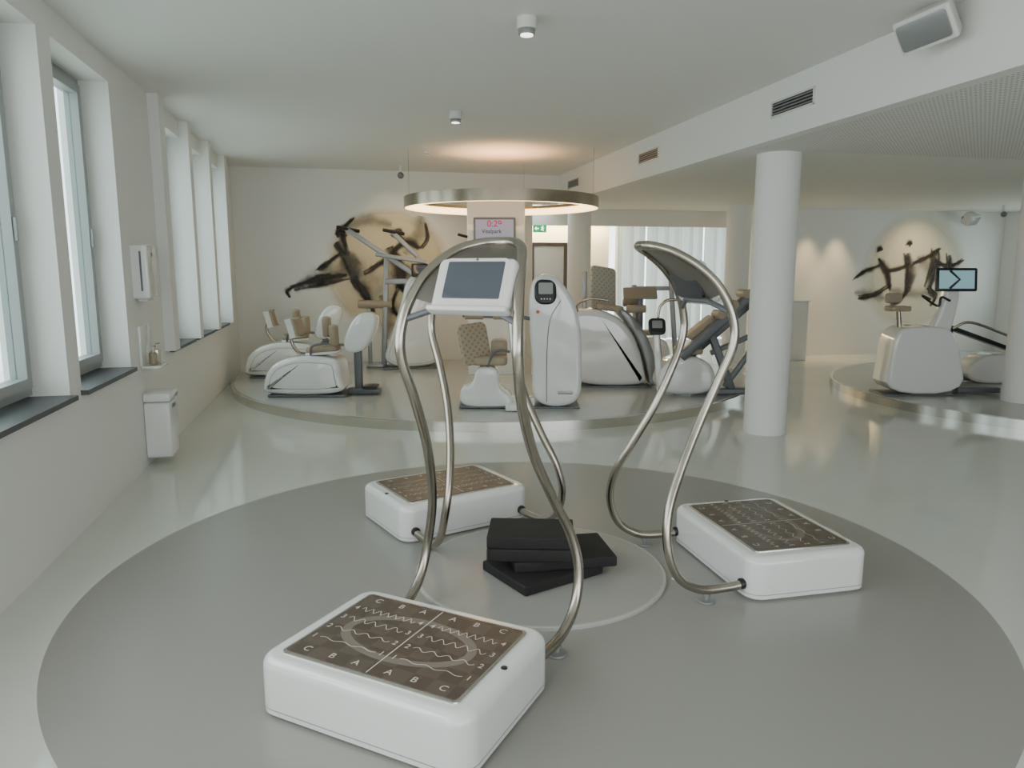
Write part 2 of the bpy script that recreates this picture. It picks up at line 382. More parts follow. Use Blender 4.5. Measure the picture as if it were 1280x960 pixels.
bm=bmesh.new(); prism(bm,circ(.05,20),-.035,0,.008); o=part('smoke_detector',bm,M['offwhite'],loc=(-1.1,9.9,3.1)); tag(o,'small round white smoke detector on the ceiling','smoke detector')
def domecam(loc,lab):
    t=thing('security_camera',lab,'camera',loc,0,'ceiling cameras')
    bm=bmesh.new(); sweep(bm,[(0,0,0),(0,0,-.12)],.022); part('camera_stem',bm,M['offwhite'],t)
    bm=bmesh.new(); bmesh.ops.create_uvsphere(bm,u_segments=20,v_segments=12,radius=.048,matrix=Matrix.Translation((0,-.02,-.155))); part('camera_dome',bm,M['gray'],t)
domecam((-1.64,11.2,3.1),'small dark dome camera hanging from the high ceiling')
domecam(room(10.9,10.6,2.65),'small dark dome camera under the lowered ceiling')

# ---------------------------------------------------------------- ring lamp
t=thing('ring_lamp','large circular steel pendant lamp glowing warm inside, hung on thin wires','lamp',(-.14,10.0,0))
bm=bmesh.new(); revolve(bm,[(1.27,2.37),(1.28,2.37),(1.28,2.51),(1.27,2.51)],96); part('lamp_band',bm,M['bronze'],t)
bm=bmesh.new(); revolve(bm,[(1.16,2.375),(1.265,2.375),(1.265,2.455),(1.16,2.455)],96); part('lamp_diffuser',bm,M['glow'],t,label='warm yellow glowing inner ring')
bm=bmesh.new(); revolve(bm,[(1.16,2.46),(1.265,2.46),(1.265,2.50),(1.16,2.50)],96); part('lamp_channel',bm,M['bronze'],t)
for a in (195,75,345):
    bm=bmesh.new(); x,yy=1.22*cos(radians(a)),1.22*sin(radians(a)); sweep(bm,[(x,yy,2.49),(x,yy,3.1)],.0025,6); part('lamp_wire',bm,M['silver'],t)

# ---------------------------------------------------------------- vibration trainers
A0=(-.39,2.565)
dev=thing('balance_trainer','white plate trainer with brown tread, curved steel tubes, tilted console','exercise machine',(A0[0],A0[1],0),radians(-26.5),'plate trainers round the central disc')
bm=bmesh.new(); prism(bm,rrect(.89,.665,.085,10),.012,.22,.040,8,both=False); prism(bm,rrect(.85,.62,.07,6),0,.012)
part('base_housing',bm,M['white'],dev)
bm=bmesh.new(); prism(bm,rrect(.892,.667,.086,10),.030,.0325,0); part('base_seam',bm,M['silver'],dev)
bm=bmesh.new(); prism(bm,rrect(.745,.535,.022,5),.218,.2262,.003,2,both=False); fr=part('tread_frame',bm,M['steel'],dev,label='thin steel frame')
bm=bmesh.new(); prism(bm,rrect(.720,.510,.014,4),.2262,.2285,0); tp=part('tread_panel',bm,M['tread'],dev,label='brown chequered tread panel')
bm=bmesh.new(); zt=.2292
ribbon(bm,[(.265*cos(2*pi*q/64),.145*sin(2*pi*q/64)) for q in range(64)],.036,zt-.0004,1,closed=True)
ribbon(bm,[(0,-.25),(0,.25)],.0045,zt)
for sx in (-1,1):
    for r,(yy,amp,per) in enumerate(((.13,.016,7),(.045,.014,5),(-.04,.010,4),(-.125,.006,3))):
        pts=[(sx*.181-.128+.256*q/140, yy+amp*(math.asin(sin(2*pi*per*q/140)*.97)/1.4 if r==0 else sin(2*pi*per*q/140))) for q in range(141)]
        ribbon(bm,pts,.0028,zt)
        for xx in (sx*.335,sx*.028): text(bm,str(4-r),.040,Matrix.Translation((xx,yy,zt)))
    for ch,xx in (('C',.29),('B',.175),('A',.07)):
        for yy in (.215,-.215): text(bm,ch,.044,Matrix.Translation((sx*xx,yy,zt)))
part('tread_marking',bm,[M['ivory'],M['tan']],tp,label='ivory numbers, letters and wavy lines')
bm=bmesh.new(); prism(bm,circ(.012,20),.219,.224,.002,2,both=False); part('base_button',bm,M['black'],dev,loc=(.405,.0,0))
half=[(.37,.30,.07),(.375,.42,.06),(.385,.57,.07),(.395,.69,.15),(.39,.745,.30),(.355,.73,.46),(.305,.655,.63),(.262,.55,.84),(.255,.455,1.05),(.270,.385,1.24),(.265,.395,1.38),(.24,.455,1.51),(.205,.545,1.605),(.155,.655,1.675),(.085,.735,1.705)]
full=[(x,y,z) for x,y,z in half]+[(0,.76,1.71)]+[(-x,y,z) for x,y,z in reversed(half)]
cm=catmull(full,8)
bm=bmesh.new(); sweep(bm,cm,.022,16); part('tube_frame',bm,M['chrome'],dev,label='bent brushed steel tube')
hp=[p for p in cm if p.z>1.47]; h2=len(hp)//2
bm=bmesh.new(); rows=[]
for i in range(h2):
    Lp=hp[i]; Rp=hp[-1-i]; k=sin(pi*i/h2)**.5 if i else 0
    dip=.04*(1-i/h2)
    rows.append([bm.verts.new(Lp.lerp(Rp,s/10)+Vector((0,-.01*sin(pi*s/10)*k,-.012*sin(pi*s/10)*k-dip*sin(pi*s/10)))) for s in range(11)])
for a,b2 in zip(rows,rows[1:]):
    for s in range(10): bm.faces.new((a[s],a[s+1],b2[s+1],b2[s]))
bmesh.ops.solidify(bm,geom=bm.faces[:],thickness=.01)
part('console_hood',bm,M['hood'],dev,label='grey arched metal hood')
con=part('console',rb(.345,.045,.225,.016,.03,'y'),M['offwhite'],dev,loc=(.045,.455,1.53),rot=(radians(-26),0,radians(3)),label='off-white console')
part('console_screen',rb(.25,.006,.16,.002,.006,'y'),M['screen'],con,loc=(0,-.0240,.014),label='dark grey display')
bm=bmesh.new(); prism(bm,rrect(.28,.19,.02,4,0,.014),-.0237,-.02,0,axis='y'); part('console_bezel',bm,M['offwhite'],con)
bm=bmesh.new(); prism(bm,circ(.006,12,0,.103),-.025,-.018,0,axis='y'); part('console_camera',bm,M['gray'],con)
part('console_tray',rb(.35,.06,.022,.008,.01),M['offwhite'],con,loc=(0,-.02,-.115))
bm=bmesh.new(); prism(bm,rrect(.27,.15,.04,6),.018,.045,.012,4,'y'); part('console_back_cover',bm,M['dark'],con,label='black rear cover')
bm=bmesh.new(); sweep(bm,[(-.262,.40,1.39),(-.12,.45,1.44),(.12,.45,1.44),(.262,.40,1.39)],.014,10); part('console_bracket',bm,M['gray'],dev)
for sx in (-1,1):
    bm=bmesh.new(); prism(bm,circ(.045,24),0,.012,.003); prism(bm,circ(.011,12),.012,.05,0); prism(bm,circ(.02,12),.03,.045,.0)
    part('support_foot',bm,M['silver'],dev,loc=(sx*.38,.53,0))
    bm=bmesh.new(); prism(bm,circ(.027,20,sx*.372,.07),.325,.35,.004,2,axis='y'); part('tube_clamp',bm,M['black'],dev)
copy_thing(dev,(-.436,4.617,0),radians(-57-90))
copy_thing(dev,(1.374,3.853,0),radians(192.8-90))
t=thing('round_floor_plate','thin grey round plate with paler edge lying on the floor','floor plate',(.15,3.73,0))
bm=bmesh.new(); revolve(bm,[(.645,0),(.66,0),(.66,.014),(.656,.018),(.645,.018)],96); part('plate_rim',bm,M['discrim'],t)
bm=bmesh.new(); prism(bm,circ(.645,96),0,.0175,0); part('plate_surface',bm,M['disc'],t)
def mt(name,w,d,h,x,y,z,rz,lab):
    o=part(name,rb(w,d,h,.008,.012),M['foam'],loc=(x,y,z+h/2),rot=(0,0,radians(rz))); tag(o,lab,'mat','stacked foam mats')
mt('foam_mat',.50,.40,.05,.16,3.68,.018,34,'thick black foam mat at the bottom of the pile')
mt('foam_mat',.54,.36,.055,.25,3.76,.068,10,'thick black foam mat in the middle of the pile')
mt('foam_mat',.45,.30,.065,.10,3.70,.123,-2,'black foam mat upper in the pile')
mt('foam_mat',.445,.295,.065,.10,3.703,.188,-3,'black foam mat on top of the pile')
bm=bmesh.new(); sweep(bm,catmull([(.83,3.62,.006),(.90,3.55,.006),(.99,3.52,.006),(1.06,3.5,.006)],8),.005,8); o=part('power_cable',bm,M['offwhite']); tag(o,'thin pale cable on the floor from plate to trainer','cable')

# ---------------------------------------------------------------- podiums
def podium(cx,cy,R,label):
    t=thing('round_podium',label,'platform',(0,0,0),0,'round podiums')
    def outl(r):
        out=[]
        for i in range(160):
            a=2*pi*i/160; X=cx+r*cos(a); Y=cy+r*sin(a)
            x=X*CT+Y*ST; yy=-X*ST+Y*CT
            x=min(max(x,-1.60),12.38); yy=min(yy,11.98); out.append(RM(x,yy))
        return out
    bm=bmesh.new(); prism(bm,outl(R+.02),0,.10,.0); part('podium_rim',bm,M['steel'],t,label='polished steel edge')
    bm=bmesh.new(); prism(bm,outl(R-.02),.10,.105,0); part('podium_surface',bm,M['podtop'],t)
podium(-.26,10.70,3.60,'large low round podium with steel rim carrying exercise machines')
podium(7.2,9.2,2.9,'low round podium with steel rim beside the columns')
PZ=.105

# ---------------------------------------------------------------- machines
def shell(parent,pts,y0,y1,bev=.05,n=3,mt='white',panel=.07):
    c=chaikin(pts,n)
    bm=bmesh.new(); prism(bm,c,y0,y1,bev,6,'y'); b=part('base_body',bm,M[mt],parent)
    if panel:
        bm=bmesh.new(); prism(bm,c,y0-.0015,y0+.01,0,axis='y',inset=panel); part('panel_gap',bm,M['silver'],b)
        bm=bmesh.new(); prism(bm,c,y0-.006,y0+.01,.004,2,axis='y',inset=panel+.005); part('cover_panel',bm,M[mt],b)
    return b
def tubepart(name,pts,r,mt,parent,sub=6):
    bm=bmesh.new(); sweep(bm,catmull(pts,sub),r); return part(name,bm,M[mt],parent)
def barpart(name,segs,mt,parent):
    bm=bmesh.new()
    for s in segs: bar(bm,*s)
    return part(name,bm,M[mt],parent)
lm=thing('leg_trainer','white rounded leg trainer with beige seat, roller pads and grey post','exercise machine',(-2.39,8.7,PZ),0,'seated leg trainers')
shell(lm,[(-.51,.03),(-.51,.16),(-.45,.33),(-.30,.44),(-.08,.49),(.20,.48),(.38,.44),(.40,.22),(.46,.03)],-.26,.26,.06)
part('base_plinth',rb(.90,.48,.03,.008),M['gray'],lm,loc=(-.01,0,.015))
part('seat',rb(.36,.34,.07,.03,.06),M['beige'],lm,loc=(.16,-.02,.555),rot=(0,radians(-4),0))
part('seat_shell',rb(.38,.36,.03,.012,.06),M['white'],lm,loc=(.16,-.02,.51),rot=(0,radians(-4),0))
part('backrest',rb(.07,.32,.22,.03,.05),M['beige'],lm,loc=(-.14,0,.80),rot=(0,radians(-14),0))
part('backrest_shell',rb(.03,.33,.23,.012,.05),M['offwhite'],lm,loc=(-.185,0,.80),rot=(0,radians(-14),0))
tubepart('backrest_support',[(-.02,0,.48),(-.14,0,.5),(-.22,0,.62),(-.21,0,.76)],.02,'chrome',lm)
for q,(x,yy,z) in enumerate(((.17,.12,.80),(.31,-.12,.72))):
    bm=bmesh.new(); prism(bm,circ(.055,20),-.12,.12,.02); part('roller_pad',bm,M['beige'],lm,loc=(x,yy,z),rot=(radians(8),0,0))
tubepart('lever_arm',[(.17,.12,.70),(.25,.0,.64),(.31,-.12,.62),(.45,-.03,.6),(.55,0,.65)],.016,'chrome',lm)
for sy in (-1,1): tubepart('grip',[(.05,sy*.2,.50),(.08,sy*.23,.60),(.20,sy*.23,.63),(.26,sy*.23,.63)],.014,'gray',lm)
barpart('post',[((.56,0,.0),(.56,0,.78),.09,.09),((.44,0,.045),(.82,0,.045),.14,.07)],'gray',lm)
part('foot_pad',rb(.16,.26,.03,.008,.02),M['black'],lm,loc=(.70,0,.095))
bm=bmesh.new(); prism(bm,chaikin([(.36,.52),(.66,.5),(.84,.90),(.74,1.0),(.54,.95)],3),-.13,.13,.04,4,'y'); dc=part('drive_cover',bm,M['white'],lm)
copy_thing(lm,(-3.18,10.25,PZ),radians(12))
# pull trainer
pm=thing('pull_trainer','tall white pulley trainer with raised silver arms beside the mural wall','exercise machine',(-1.56,11.1,PZ),radians(8))
shell(pm,[(-.42,.03),(.46,.03),(.44,.4),(.36,.85),(.34,1.2),(.38,1.36),(.18,1.44),(-.02,1.34),(-.10,.98),(-.26,.5)],-.22,.22,.06,panel=.05)
part('base_plinth',rb(.82,.42,.03,.008),M['gray'],pm,loc=(.02,0,.015))
barpart('lift_arm',[((.32,-.20,1.25),(-.28,-.20,1.66),.05,.08),((-.28,-.20,1.66),(-.86,-.20,2.05),.05,.07)],'silver',pm)
barpart('lift_arm',[((.36,.12,1.25),(.16,.12,1.66),.05,.08),((.16,.12,1.66),(-.22,.12,2.03),.05,.07)],'silver',pm)
for x,yy,z in ((-.86,-.18,2.04),(-.22,.12,2.02)):
    bm=bmesh.new(); sweep(bm,[(x-.12,yy-.1,z+.03),(x+.18,yy+.06,z-.02)],.026); part('handle',bm,M['black'],pm)
barpart('post',[((-.38,0,0.01),(-.30,0,1.66),.08,.08)],'silver',pm)
barpart('pad_post',[((-.58,0,.01),(-.58,0,.9),.06,.06),((-.64,0,.04),(-.38,0,.04),.12,.06)],'silver',pm)
barpart('cross_beam',[((-.45,-.24,1.69),(.28,-.24,1.58),.10,.06),((-.32,-.12,1.3),(.0,-.12,1.3),.05,.08)],'silver',pm)
bm=bmesh.new(); prism(bm,circ(.06,18),-.74,-.24,.02,axis='x'); part('thigh_pad',bm,M['beige'],pm,loc=(0,0,.96))
cs=part('control_screen',rb(.24,.03,.2,.01,.02,'y'),M['black'],pm,loc=(.18,-.28,1.46),rot=(radians(-20),0,0))
part('screen_glass',rb(.18,.004,.13,.001,.008,'y'),M['screen'],cs,loc=(0,-.016,.01))
# strength trainer
st=thing('strength_trainer','white tower trainer with black console and beige perforated backrest','exercise machine',(.1,7.95,PZ))
tw=shell(st,[(.11,.02),(.645,.02),(.645,.45),(.635,.82),(.59,1.07),(.48,1.28),(.35,1.43),(.15,1.43),(.08,1.21),(.09,.86),(.12,.5)],-.2,.28,.06,panel=0)
part('base_plinth',rb(.50,.44,.02,.006),M['gray'],st,loc=(.38,.04,.01))
bm=bmesh.new(); sweep(bm,catmull([(.27,-.2,.08),(.27,-.2,.6),(.30,-.2,.95),(.41,-.2,1.16)],8),.0045,6); part('tower_seam',bm,M['gray'],st)
bm=bmesh.new(); prism(bm,rrect(.16,.035,.01,4,.47,.18),-.204,-.19,.002,2,'y'); part('tower_slot',bm,M['silver'],st)
cs=part('console',rb(.23,.06,.27,.025,.09,'y'),M['black'],st,loc=(.25,-.195,1.25),rot=(radians(-10),0,radians(2)))
bm=bmesh.new(); prism(bm,rrect(.15,.12,.015),-.033,-.025,0,axis='y'); part('console_screen',bm,M['silver'],cs,loc=(0,0,.03))
bm=bmesh.new()
for q in range(4): prism(bm,circ(.008,10,-.045+q*.03,-.08),-.034,-.025,0,axis='y')
part('console_keys',bm,M['offwhite'],cs)
bm=bmesh.new(); prism(bm,circ(.018,16),-.02,.0,.003,2,axis='y'); part('emergency_button',bm,mat('amber_button',(.7,.15,.02),.4),st,loc=(.17,-.195,1.04))
bm=bmesh.new(); prism(bm,chaikin([(-.66,0),(-.08,0),(-.10,.14),(-.24,.22),(-.24,.46),(-.48,.46),(-.52,.26),(-.66,.24)],2),-.19,.19,.04,4,'y'); part('seat_base',bm,M['white'],st)
part('base_rail',rb(.60,.38,.03,.01,.03),M['gray'],st,loc=(-.37,0,.02))
barpart('base_beam',[((-.2,0,.06),(.15,0,.06),.22,.10)],'white',st)
part('foot_plate',rb(.14,.22,.07,.015,.03),M['white'],st,loc=(-.10,-.24,.04))
part('seat',rb(.38,.36,.10,.03,.06),M['beige'],st,loc=(-.34,-.04,.52))
part('backrest',rb(.34,.05,.44,.022,.07,'y'),M['quilt'],st,loc=(-.50,-.16,.70),rot=(radians(-10),radians(-6),radians(30)),label='beige perforated backrest')
part('seat_cushion',rb(.18,.24,.18,.04,.07),M['beige'],st,loc=(-.24,.06,.64))
tubepart('backrest_support',[(-.38,.05,.44),(-.50,.02,.5),(-.52,-.08,.66)],.024,'chrome',st)
tubepart('lever_arm',[(.14,-.1,.95),(.0,-.16,.98),(-.25,-.18,.99),(-.62,-.18,1.0)],.02,'gray',st)
tubepart('side_grip',[(-.36,-.2,.46),(-.30,-.23,.6),(-.22,-.23,.64),(-.12,-.23,.62)],.014,'gray',st)
for x in (-.5,-.2):
    bm=bmesh.new(); prism(bm,circ(.042,16),x-.1,x+.1,.012,axis='x'); part('roller_pad',bm,M['beige'],st,loc=(0,-.18,1.0))
# back trainer
rp=thing('back_trainer','large white sloping trainer with grey perforated backrest and desk panel','exercise machine',(1.23,9.42,PZ))
shell(rp,[(-.58,.86),(-.46,1.0),(-.12,.99),(.16,.86),(.35,.58),(.47,.14),(.47,.02),(-.38,.02),(-.54,.25)],-.27,.27,.09,panel=0)
part('base_plinth',rb(.86,.48,.02,.006),M['gray'],rp,loc=(.04,0,.01))
bm=bmesh.new(); prism(bm,chaikin([(.04,1.0),(.20,.99),(.48,.66),(.62,.22),(.63,.02),(.50,.02),(.49,.18),(.37,.58),(.17,.87)],2),-.24,.27,.03,4,'y'); part('side_rail',bm,M['silver'],rp)
part('backrest',rb(.38,.06,.56,.025,.06,'y'),M['quiltg'],rp,loc=(-.08,-.02,1.24),rot=(radians(-14),radians(8),radians(25)),label='grey perforated backrest')
part('seat',rb(.34,.36,.08,.03,.06),M['beige'],rp,loc=(.0,-.06,1.0),rot=(0,radians(8),0))
barpart('post',[((.40,-.1,.45),(.38,-.1,1.14),.07,.07),((.38,-.1,.8),(.38,.22,1.0),.05,.05)],'gray',rp)
barpart('back_post',[((-.30,.1,.8),(-.30,.1,1.45),.06,.06)],'silver',rp)
part('desk_panel',rb(.42,.26,.03,.01,.02),M['desk'],rp,loc=(.38,-.10,1.18),rot=(radians(28),0,radians(-6)))
for yy in (-.2,.12):
    bm=bmesh.new(); prism(bm,circ(.05,16),.14,.38,.012,axis='x'); part('roller_pad',bm,M['beige'],rp,loc=(.06,yy,1.03+yy*.2))
tubepart('handrail',[(-.4,-.2,.9),(-.42,-.28,1.05),(-.25,-.30,1.12),(-.05,-.28,1.10)],.016,'chrome',rp)
# abdominal trainer
bt=thing('abdominal_trainer','white and dark grey trainer with diagonal rail and beige pads','exercise machine',(2.25,8.72,PZ))
shell(bt,[(-.54,.02),(.14,.02),(.14,.32),(-.05,.48),(-.38,.47),(-.54,.27)],-.22,.22,.07,panel=0)
barpart('diagonal_rail',[((-.28,-.16,.46),(.66,-.16,1.32),.14,.11)],'gray',bt)
barpart('diagonal_rail',[((-.14,.16,.40),(.74,.16,1.20),.07,.10)],'gray',bt)
barpart('frame_post',[((.62,0,.01),(.62,0,1.18),.09,.11)],'silver',bt)
barpart('frame',[((-.1,-.05,.045),(.76,-.05,.045),.16,.07),((.38,-.06,.04),(.10,-.06,.72),.08,.09),((.28,-.06,.1),(.62,-.06,.60),.07,.07),((.1,-.06,.5),(.6,-.06,.72),.06,.06)],'gray',bt)
part('seat',rb(.30,.34,.08,.03,.06),M['beige'],bt,loc=(-.16,-.02,.53))
part('backrest',rb(.38,.28,.08,.03,.06),M['beige'],bt,loc=(-.02,.0,.80),rot=(0,radians(-40),0))
for x,z in ((.16,.96),(.30,1.08),(.44,1.20)):
    bm=bmesh.new(); prism(bm,circ(.052,16),-.30,.02,.015,axis='y'); part('roller_pad',bm,M['beige'],bt,loc=(x,.02,z))
tubepart('top_grip',[(.60,-.2,1.22),(.70,-.24,1.30),(.78,-.22,1.28)],.022,'black',bt)
barpart('console_post',[((-.50,-.1,.06),(-.56,-.1,.75),.07,.07)],'white',bt)
cc=part('console',rb(.2,.05,.2,.02,.05,'y'),M['black'],bt,loc=(-.56,-.14,.82),rot=(radians(-20),0,0))
part('console_screen',rb(.12,.006,.09,.002,.008,'y'),M['silver'],cc,loc=(0,-.026,.02))
tubepart('handrail',[(-.44,.1,.3),(-.5,.12,.9),(-.42,.12,1.1),(-.2,.12,1.12)],.018,'chrome',bt)
fm=thing('chest_trainer','silver-framed trainer with beige seat and upright posts','exercise machine',(1.95,10.9,PZ))
shell(fm,[(-.4,0),(.4,0),(.36,.4),(.2,.5),(-.3,.45)],-.2,.2,.05,panel=0)
barpart('frame',[((-.1,0,.3),(-.16,0,1.25),.07,.07),((.5,0,.04),(.38,0,1.3),.07,.07),((.2,0,.045),(.55,0,.045),.12,.06),((-.16,0,1.2),(.38,0,1.2),.06,.06)],'silver',fm)
part('seat',rb(.3,.3,.07,.025,.05),M['beige'],fm,loc=(.1,0,.55)); part('backrest',rb(.07,.3,.4,.025,.05),M['beige'],fm,loc=(-.12,0,.95),rot=(0,radians(-8),0))
# display tower
kt=thing('display_tower','white square tower carrying a countdown timer display','display',(-.22,10.55,PZ))
part('tower_body',rb(.80,.6,2.42,.01,.015),M['white'],kt,loc=(0,.1,1.21))
dsp=part('timer_display',rb(.58,.05,.36,.01,.02,'y'),M['gray'],kt,loc=(-.02,-.225,2.00))
bm=bmesh.new(); box(bm,-.26,.26,-.027,-.0255,-.15,.15); part('display_panel',bm,M['lav'],dsp)
bm=bmesh.new(); Rx=Matrix.Rotation(pi/2,4,'X'); text(bm,'0:29',.12,Matrix.Translation((0,-.029,.09))@Rx,off=.01); part('display_digits',bm,M['red'],dsp,label='red digits')
bm=bmesh.new(); text(bm,'Vitalpark',.075,Matrix.Translation((-.04,-.029,-.01))@Rx,off=.01); part('display_text',bm,M['black'],dsp,label='dark lettering')
bm=bmesh.new(); sweep(bm,[(-.40,-.2,1.92),(-.52,-.26,1.95)],.02,8); part('side_grip',bm,M['black'],kt)

# right podium ergometer
em=thing('upright_ergometer','white tapered ergometer with small saddle and tilted monitor','exercise machine',(4.90,8.75,PZ))
shell(em,[(-.50,.02),(-.46,.40),(-.44,.66),(-.38,.78),(-.26,.82),(.14,.82),(.26,.74),(.36,.50),(.46,.02)],-.2,.2,.04,2,panel=0)
part('base_plinth',rb(.96,.40,.02,.006),M['gray'],em,loc=(-.02,0,.01))
bm=bmesh.new(); prism(bm,chaikin([(.0,.6),(.24,.55),(.32,.9),(.36,1.20),(.34,1.40),(.22,1.40),(.16,1.05),(.08,.82)],3),-.07,.07,.03,4,'y'); part('monitor_arm',bm,M['white'],em)
mo=part('monitor',rb(.46,.04,.27,.012,.02,'y'),M['black'],em,loc=(.25,-.13,1.36),rot=(radians(-8),0,radians(-5)))
bm=bmesh.new(); box(bm,-.195,.195,-.0225,-.021,-.105,.105); part('monitor_screen',bm,M['blue'],mo)
bm=bmesh.new(); ribbon(bm,[(-.08,.105),(.03,.0),(-.08,-.105)],.03,-.0235,plane='y'); part('screen_graphic',bm,M['dark'],mo,label='thin dark screen graphic')
part('seat',rb(.26,.2,.06,.02,.05),M['beige'],em,loc=(-.33,0,1.02)); part('backrest',rb(.2,.05,.12,.02,.04,'y'),M['beige'],em,loc=(-.35,.08,1.14))
bm=bmesh.new(); sweep(bm,[(-.28,0,.7),(-.32,0,1.0)],.03); part('seat_post',bm,M['chrome'],em)
barpart('base_beam',[((.44,0,.045),(.95,0,.045),.12,.07)],'gray',em)
tubepart('handlebar',[(.16,-.2,1.12),(.06,-.2,1.16),(.14,.0,1.05),(.06,.2,1.16),(.16,.2,1.12)],.014,'black',em)
tr=thing('seated_press_trainer','grey trainer with sloping padded bench on the podium','exercise machine',(6.15,9.7,PZ),radians(-8))
shell(tr,[(-.2,0),(.5,0),(.5,.3),(.3,.4),(-.1,.35)],-.2,.2,.05,panel=0)
barpart('bench',[((-.45,0,.75),(.55,0,.38),.3,.05)],'black',tr)
barpart('frame',[((-.35,0,0.01),(-.35,0,.68),.07,.07),((-.5,0,.045),(.0,0,.045),.1,.06)],'gray',tr)
tubepart('handrail',[(-.4,-.2,.72),(-.2,-.24,.80),(.3,-.24,.62)],.018,'chrome',tr)

# ---------------------------------------------------------------- wall fittings
t=thing('towel_dispenser','white wall-mounted paper towel dispenser','dispenser',room(-1.62,6.47,1.36),TH)
bm=bmesh.new(); prism(bm,rrect(.29,.42,.02,4,0,.21),.0,.12,.015,4,'x',both=False); part('dispenser_case',bm,M['white'],t)
bm=bmesh.new(); box(bm,.060,.075,-.1465,-.144,.06,.37); part('dispenser_slot',bm,M['gray'],t)
bm=bmesh.new(); box(bm,.118,.1215,-.02,.02,.33,.36); part('dispenser_lock',bm,M['gray'],t)
bm=bmesh.new(); box(bm,.02,.09,-.10,.10,-.02,.001); part('towel_outlet',bm,M['offwhite'],t)
t=thing('soap_shelf','small white shelf fixed below the towel dispenser','shelf',room(-1.62,6.5,.80),TH)
bm=bmesh.new(); prism(bm,rrect(.15,.30,.03,4,.075,0),0,.02,.004); part('shelf_board',bm,M['white'],t)
bm=bmesh.new(); prism(bm,rrect(.02,.3,.005,3,.01,0),.02,.34,.003); part('shelf_back',bm,M['white'],t)
t=thing('soap_bottle','small brown soap bottle with pump on the shelf','bottle',room(-1.54,6.45,.821),TH)
bm=bmesh.new(); prism(bm,circ(.032,20),0,.10,.012); part('bottle_body',bm,M['beige'],t)
bm=bmesh.new(); sweep(bm,[(0,0,.10),(0,0,.15),(.03,-.01,.155)],.007,8); part('bottle_pump',bm,M['chrome'],t)
t=thing('soap_bottle','small steel soap bottle with pump on the shelf','bottle',room(-1.54,6.57,.821),TH)
bm=bmesh.new(); prism(bm,circ(.03,20),0,.12,.012); part('bottle_body',bm,M['steel'],t)
bm=bmesh.new(); sweep(bm,[(0,0,.12),(0,0,.16),(.03,-.01,.165)],.007,8); part('bottle_pump',bm,M['chrome'],t)
t=thing('waste_bin','narrow white wall-mounted waste bin with rounded lid','bin',room(-1.615,6.5,.06),TH)
bm=bmesh.new(); prism(bm,rrect(.30,.46,.03,4,0,.23),0,.19,.02,4,'x',both=False); part('bin_body',bm,M['white'],t)
bm=bmesh.new(); prism(bm,rrect(.31,.07,.02,4,0,.50),0,.20,.02,4,'x',both=False); part('bin_lid',bm,M['white'],t)
bm=bmesh.new(); box(bm,.188,.192,-.05,.05,.40,.43); part('bin_badge',bm,M['gray'],t)
t=thing('reception_pedestal','plain white pedestal standing before the end wall','pedestal',room(7.66,11.5),TH)
part('pedestal_body',rb(.34,.3,1.02,.01,.015),M['wall'],t,loc=(0,0,.51)); part('pedestal_top',rb(.37,.33,.03,.006,.01),M['white'],t,loc=(0,0,1.035))
t=thing('exit_sign','green illuminated emergency exit sign with running figure and arrow','sign',room(3.42,12.93,2.36),TH)
SC=.8
bm=bmesh.new(); box(bm,-.12,.12,-.02,.02,-.135,-.01); part('sign_panel',bm,M['green'],t)
for x in (-.08,.08):
    bm=bmesh.new(); box(bm,x-.003,x+.003,-.005,.005,-.01,.0); part('sign_hanger',bm,M['gray'],t)
def sp(p): return [(a*SC,b*SC) for a,b in p]
bm=bmesh.new(); ribbon(bm,sp([(-.11,-.085),(-.03,-.085)]),.016,-.022,plane='y'); ribbon(bm,sp([(-.08,-.05),(-.115,-.085),(-.08,-.12)]),.012,-.022,plane='y'); part('sign_arrow',bm,M['lampw'],t,label='white arrow')
bm=bmesh.new(); ribbon(bm,sp([(.06,-.05),(.05,-.09),(.08,-.13)]),.016,-.022,plane='y'); ribbon(bm,sp([(.05,-.09),(.02,-.12)]),.014,-.022,plane='y'); ribbon(bm,sp([(.02,-.06),(.09,-.07)]),.011,-.022,plane='y'); ribbon(bm,sp([(.055,-.03),(.075,-.03)]),.016,-.022,plane='y'); part('sign_figure',bm,M['lampw'],t,label='white running figure')
t=thing('display_cabinet','pale cabinet with dark wooden frame in the further room','cabinet',room(4.0,14.6),TH)
part('cabinet_body',rb(.75,.4,2.1,.01,.012),M['offwhite'],t,loc=(0,0,1.05))
bm=bmesh.new()
for q in ((-.38,-.31,-.225,-.2,0,2.1),(.31,.38,-.225,-.2,0,2.1),(-.31,.31,-.225,-.2,2.03,2.1),(-.31,.31,-.225,-.2,.0,.07)): box(bm,*q)
part('cabinet_frame',bm,M['wood'],t)
bm=bmesh.new(); sweep(bm,[(-.24,-.23,1.0),(-.24,-.23,1.15)],.01,8); part('cabinet_handle',bm,M['chrome'],t)
def curtain(x0,x1,y,lab):
    bm=bmesh.new(); n=int((x1-x0)*60); pr=None
    for i in range(n+1):
        x=x0+(x1-x0)*i/n; d=.07*sin(x*22)+.03*sin(x*53+1)
        v=[bm.verts.new((x-x0,d*(1+.3*(1-z/2.6)),z)) for z in (.02,1.3,2.62)]
        if pr:
            for a in (0,1): bm.faces.new((pr[a],v[a],v[a+1],pr[a+1]))
        pr=v
    o=part('curtain',bm,M['curtain'],loc=room(x0,y,0),rot=(0,0,TH),sharp=180); tag(o,lab,'curtain','sheer window curtains')
for x0,x1 in ((5.85,6.55),(6.62,7.9),(7.97,9.5)): curtain(x0,x1,15.6,'floor-length sheer white pleated curtain before a bright window')

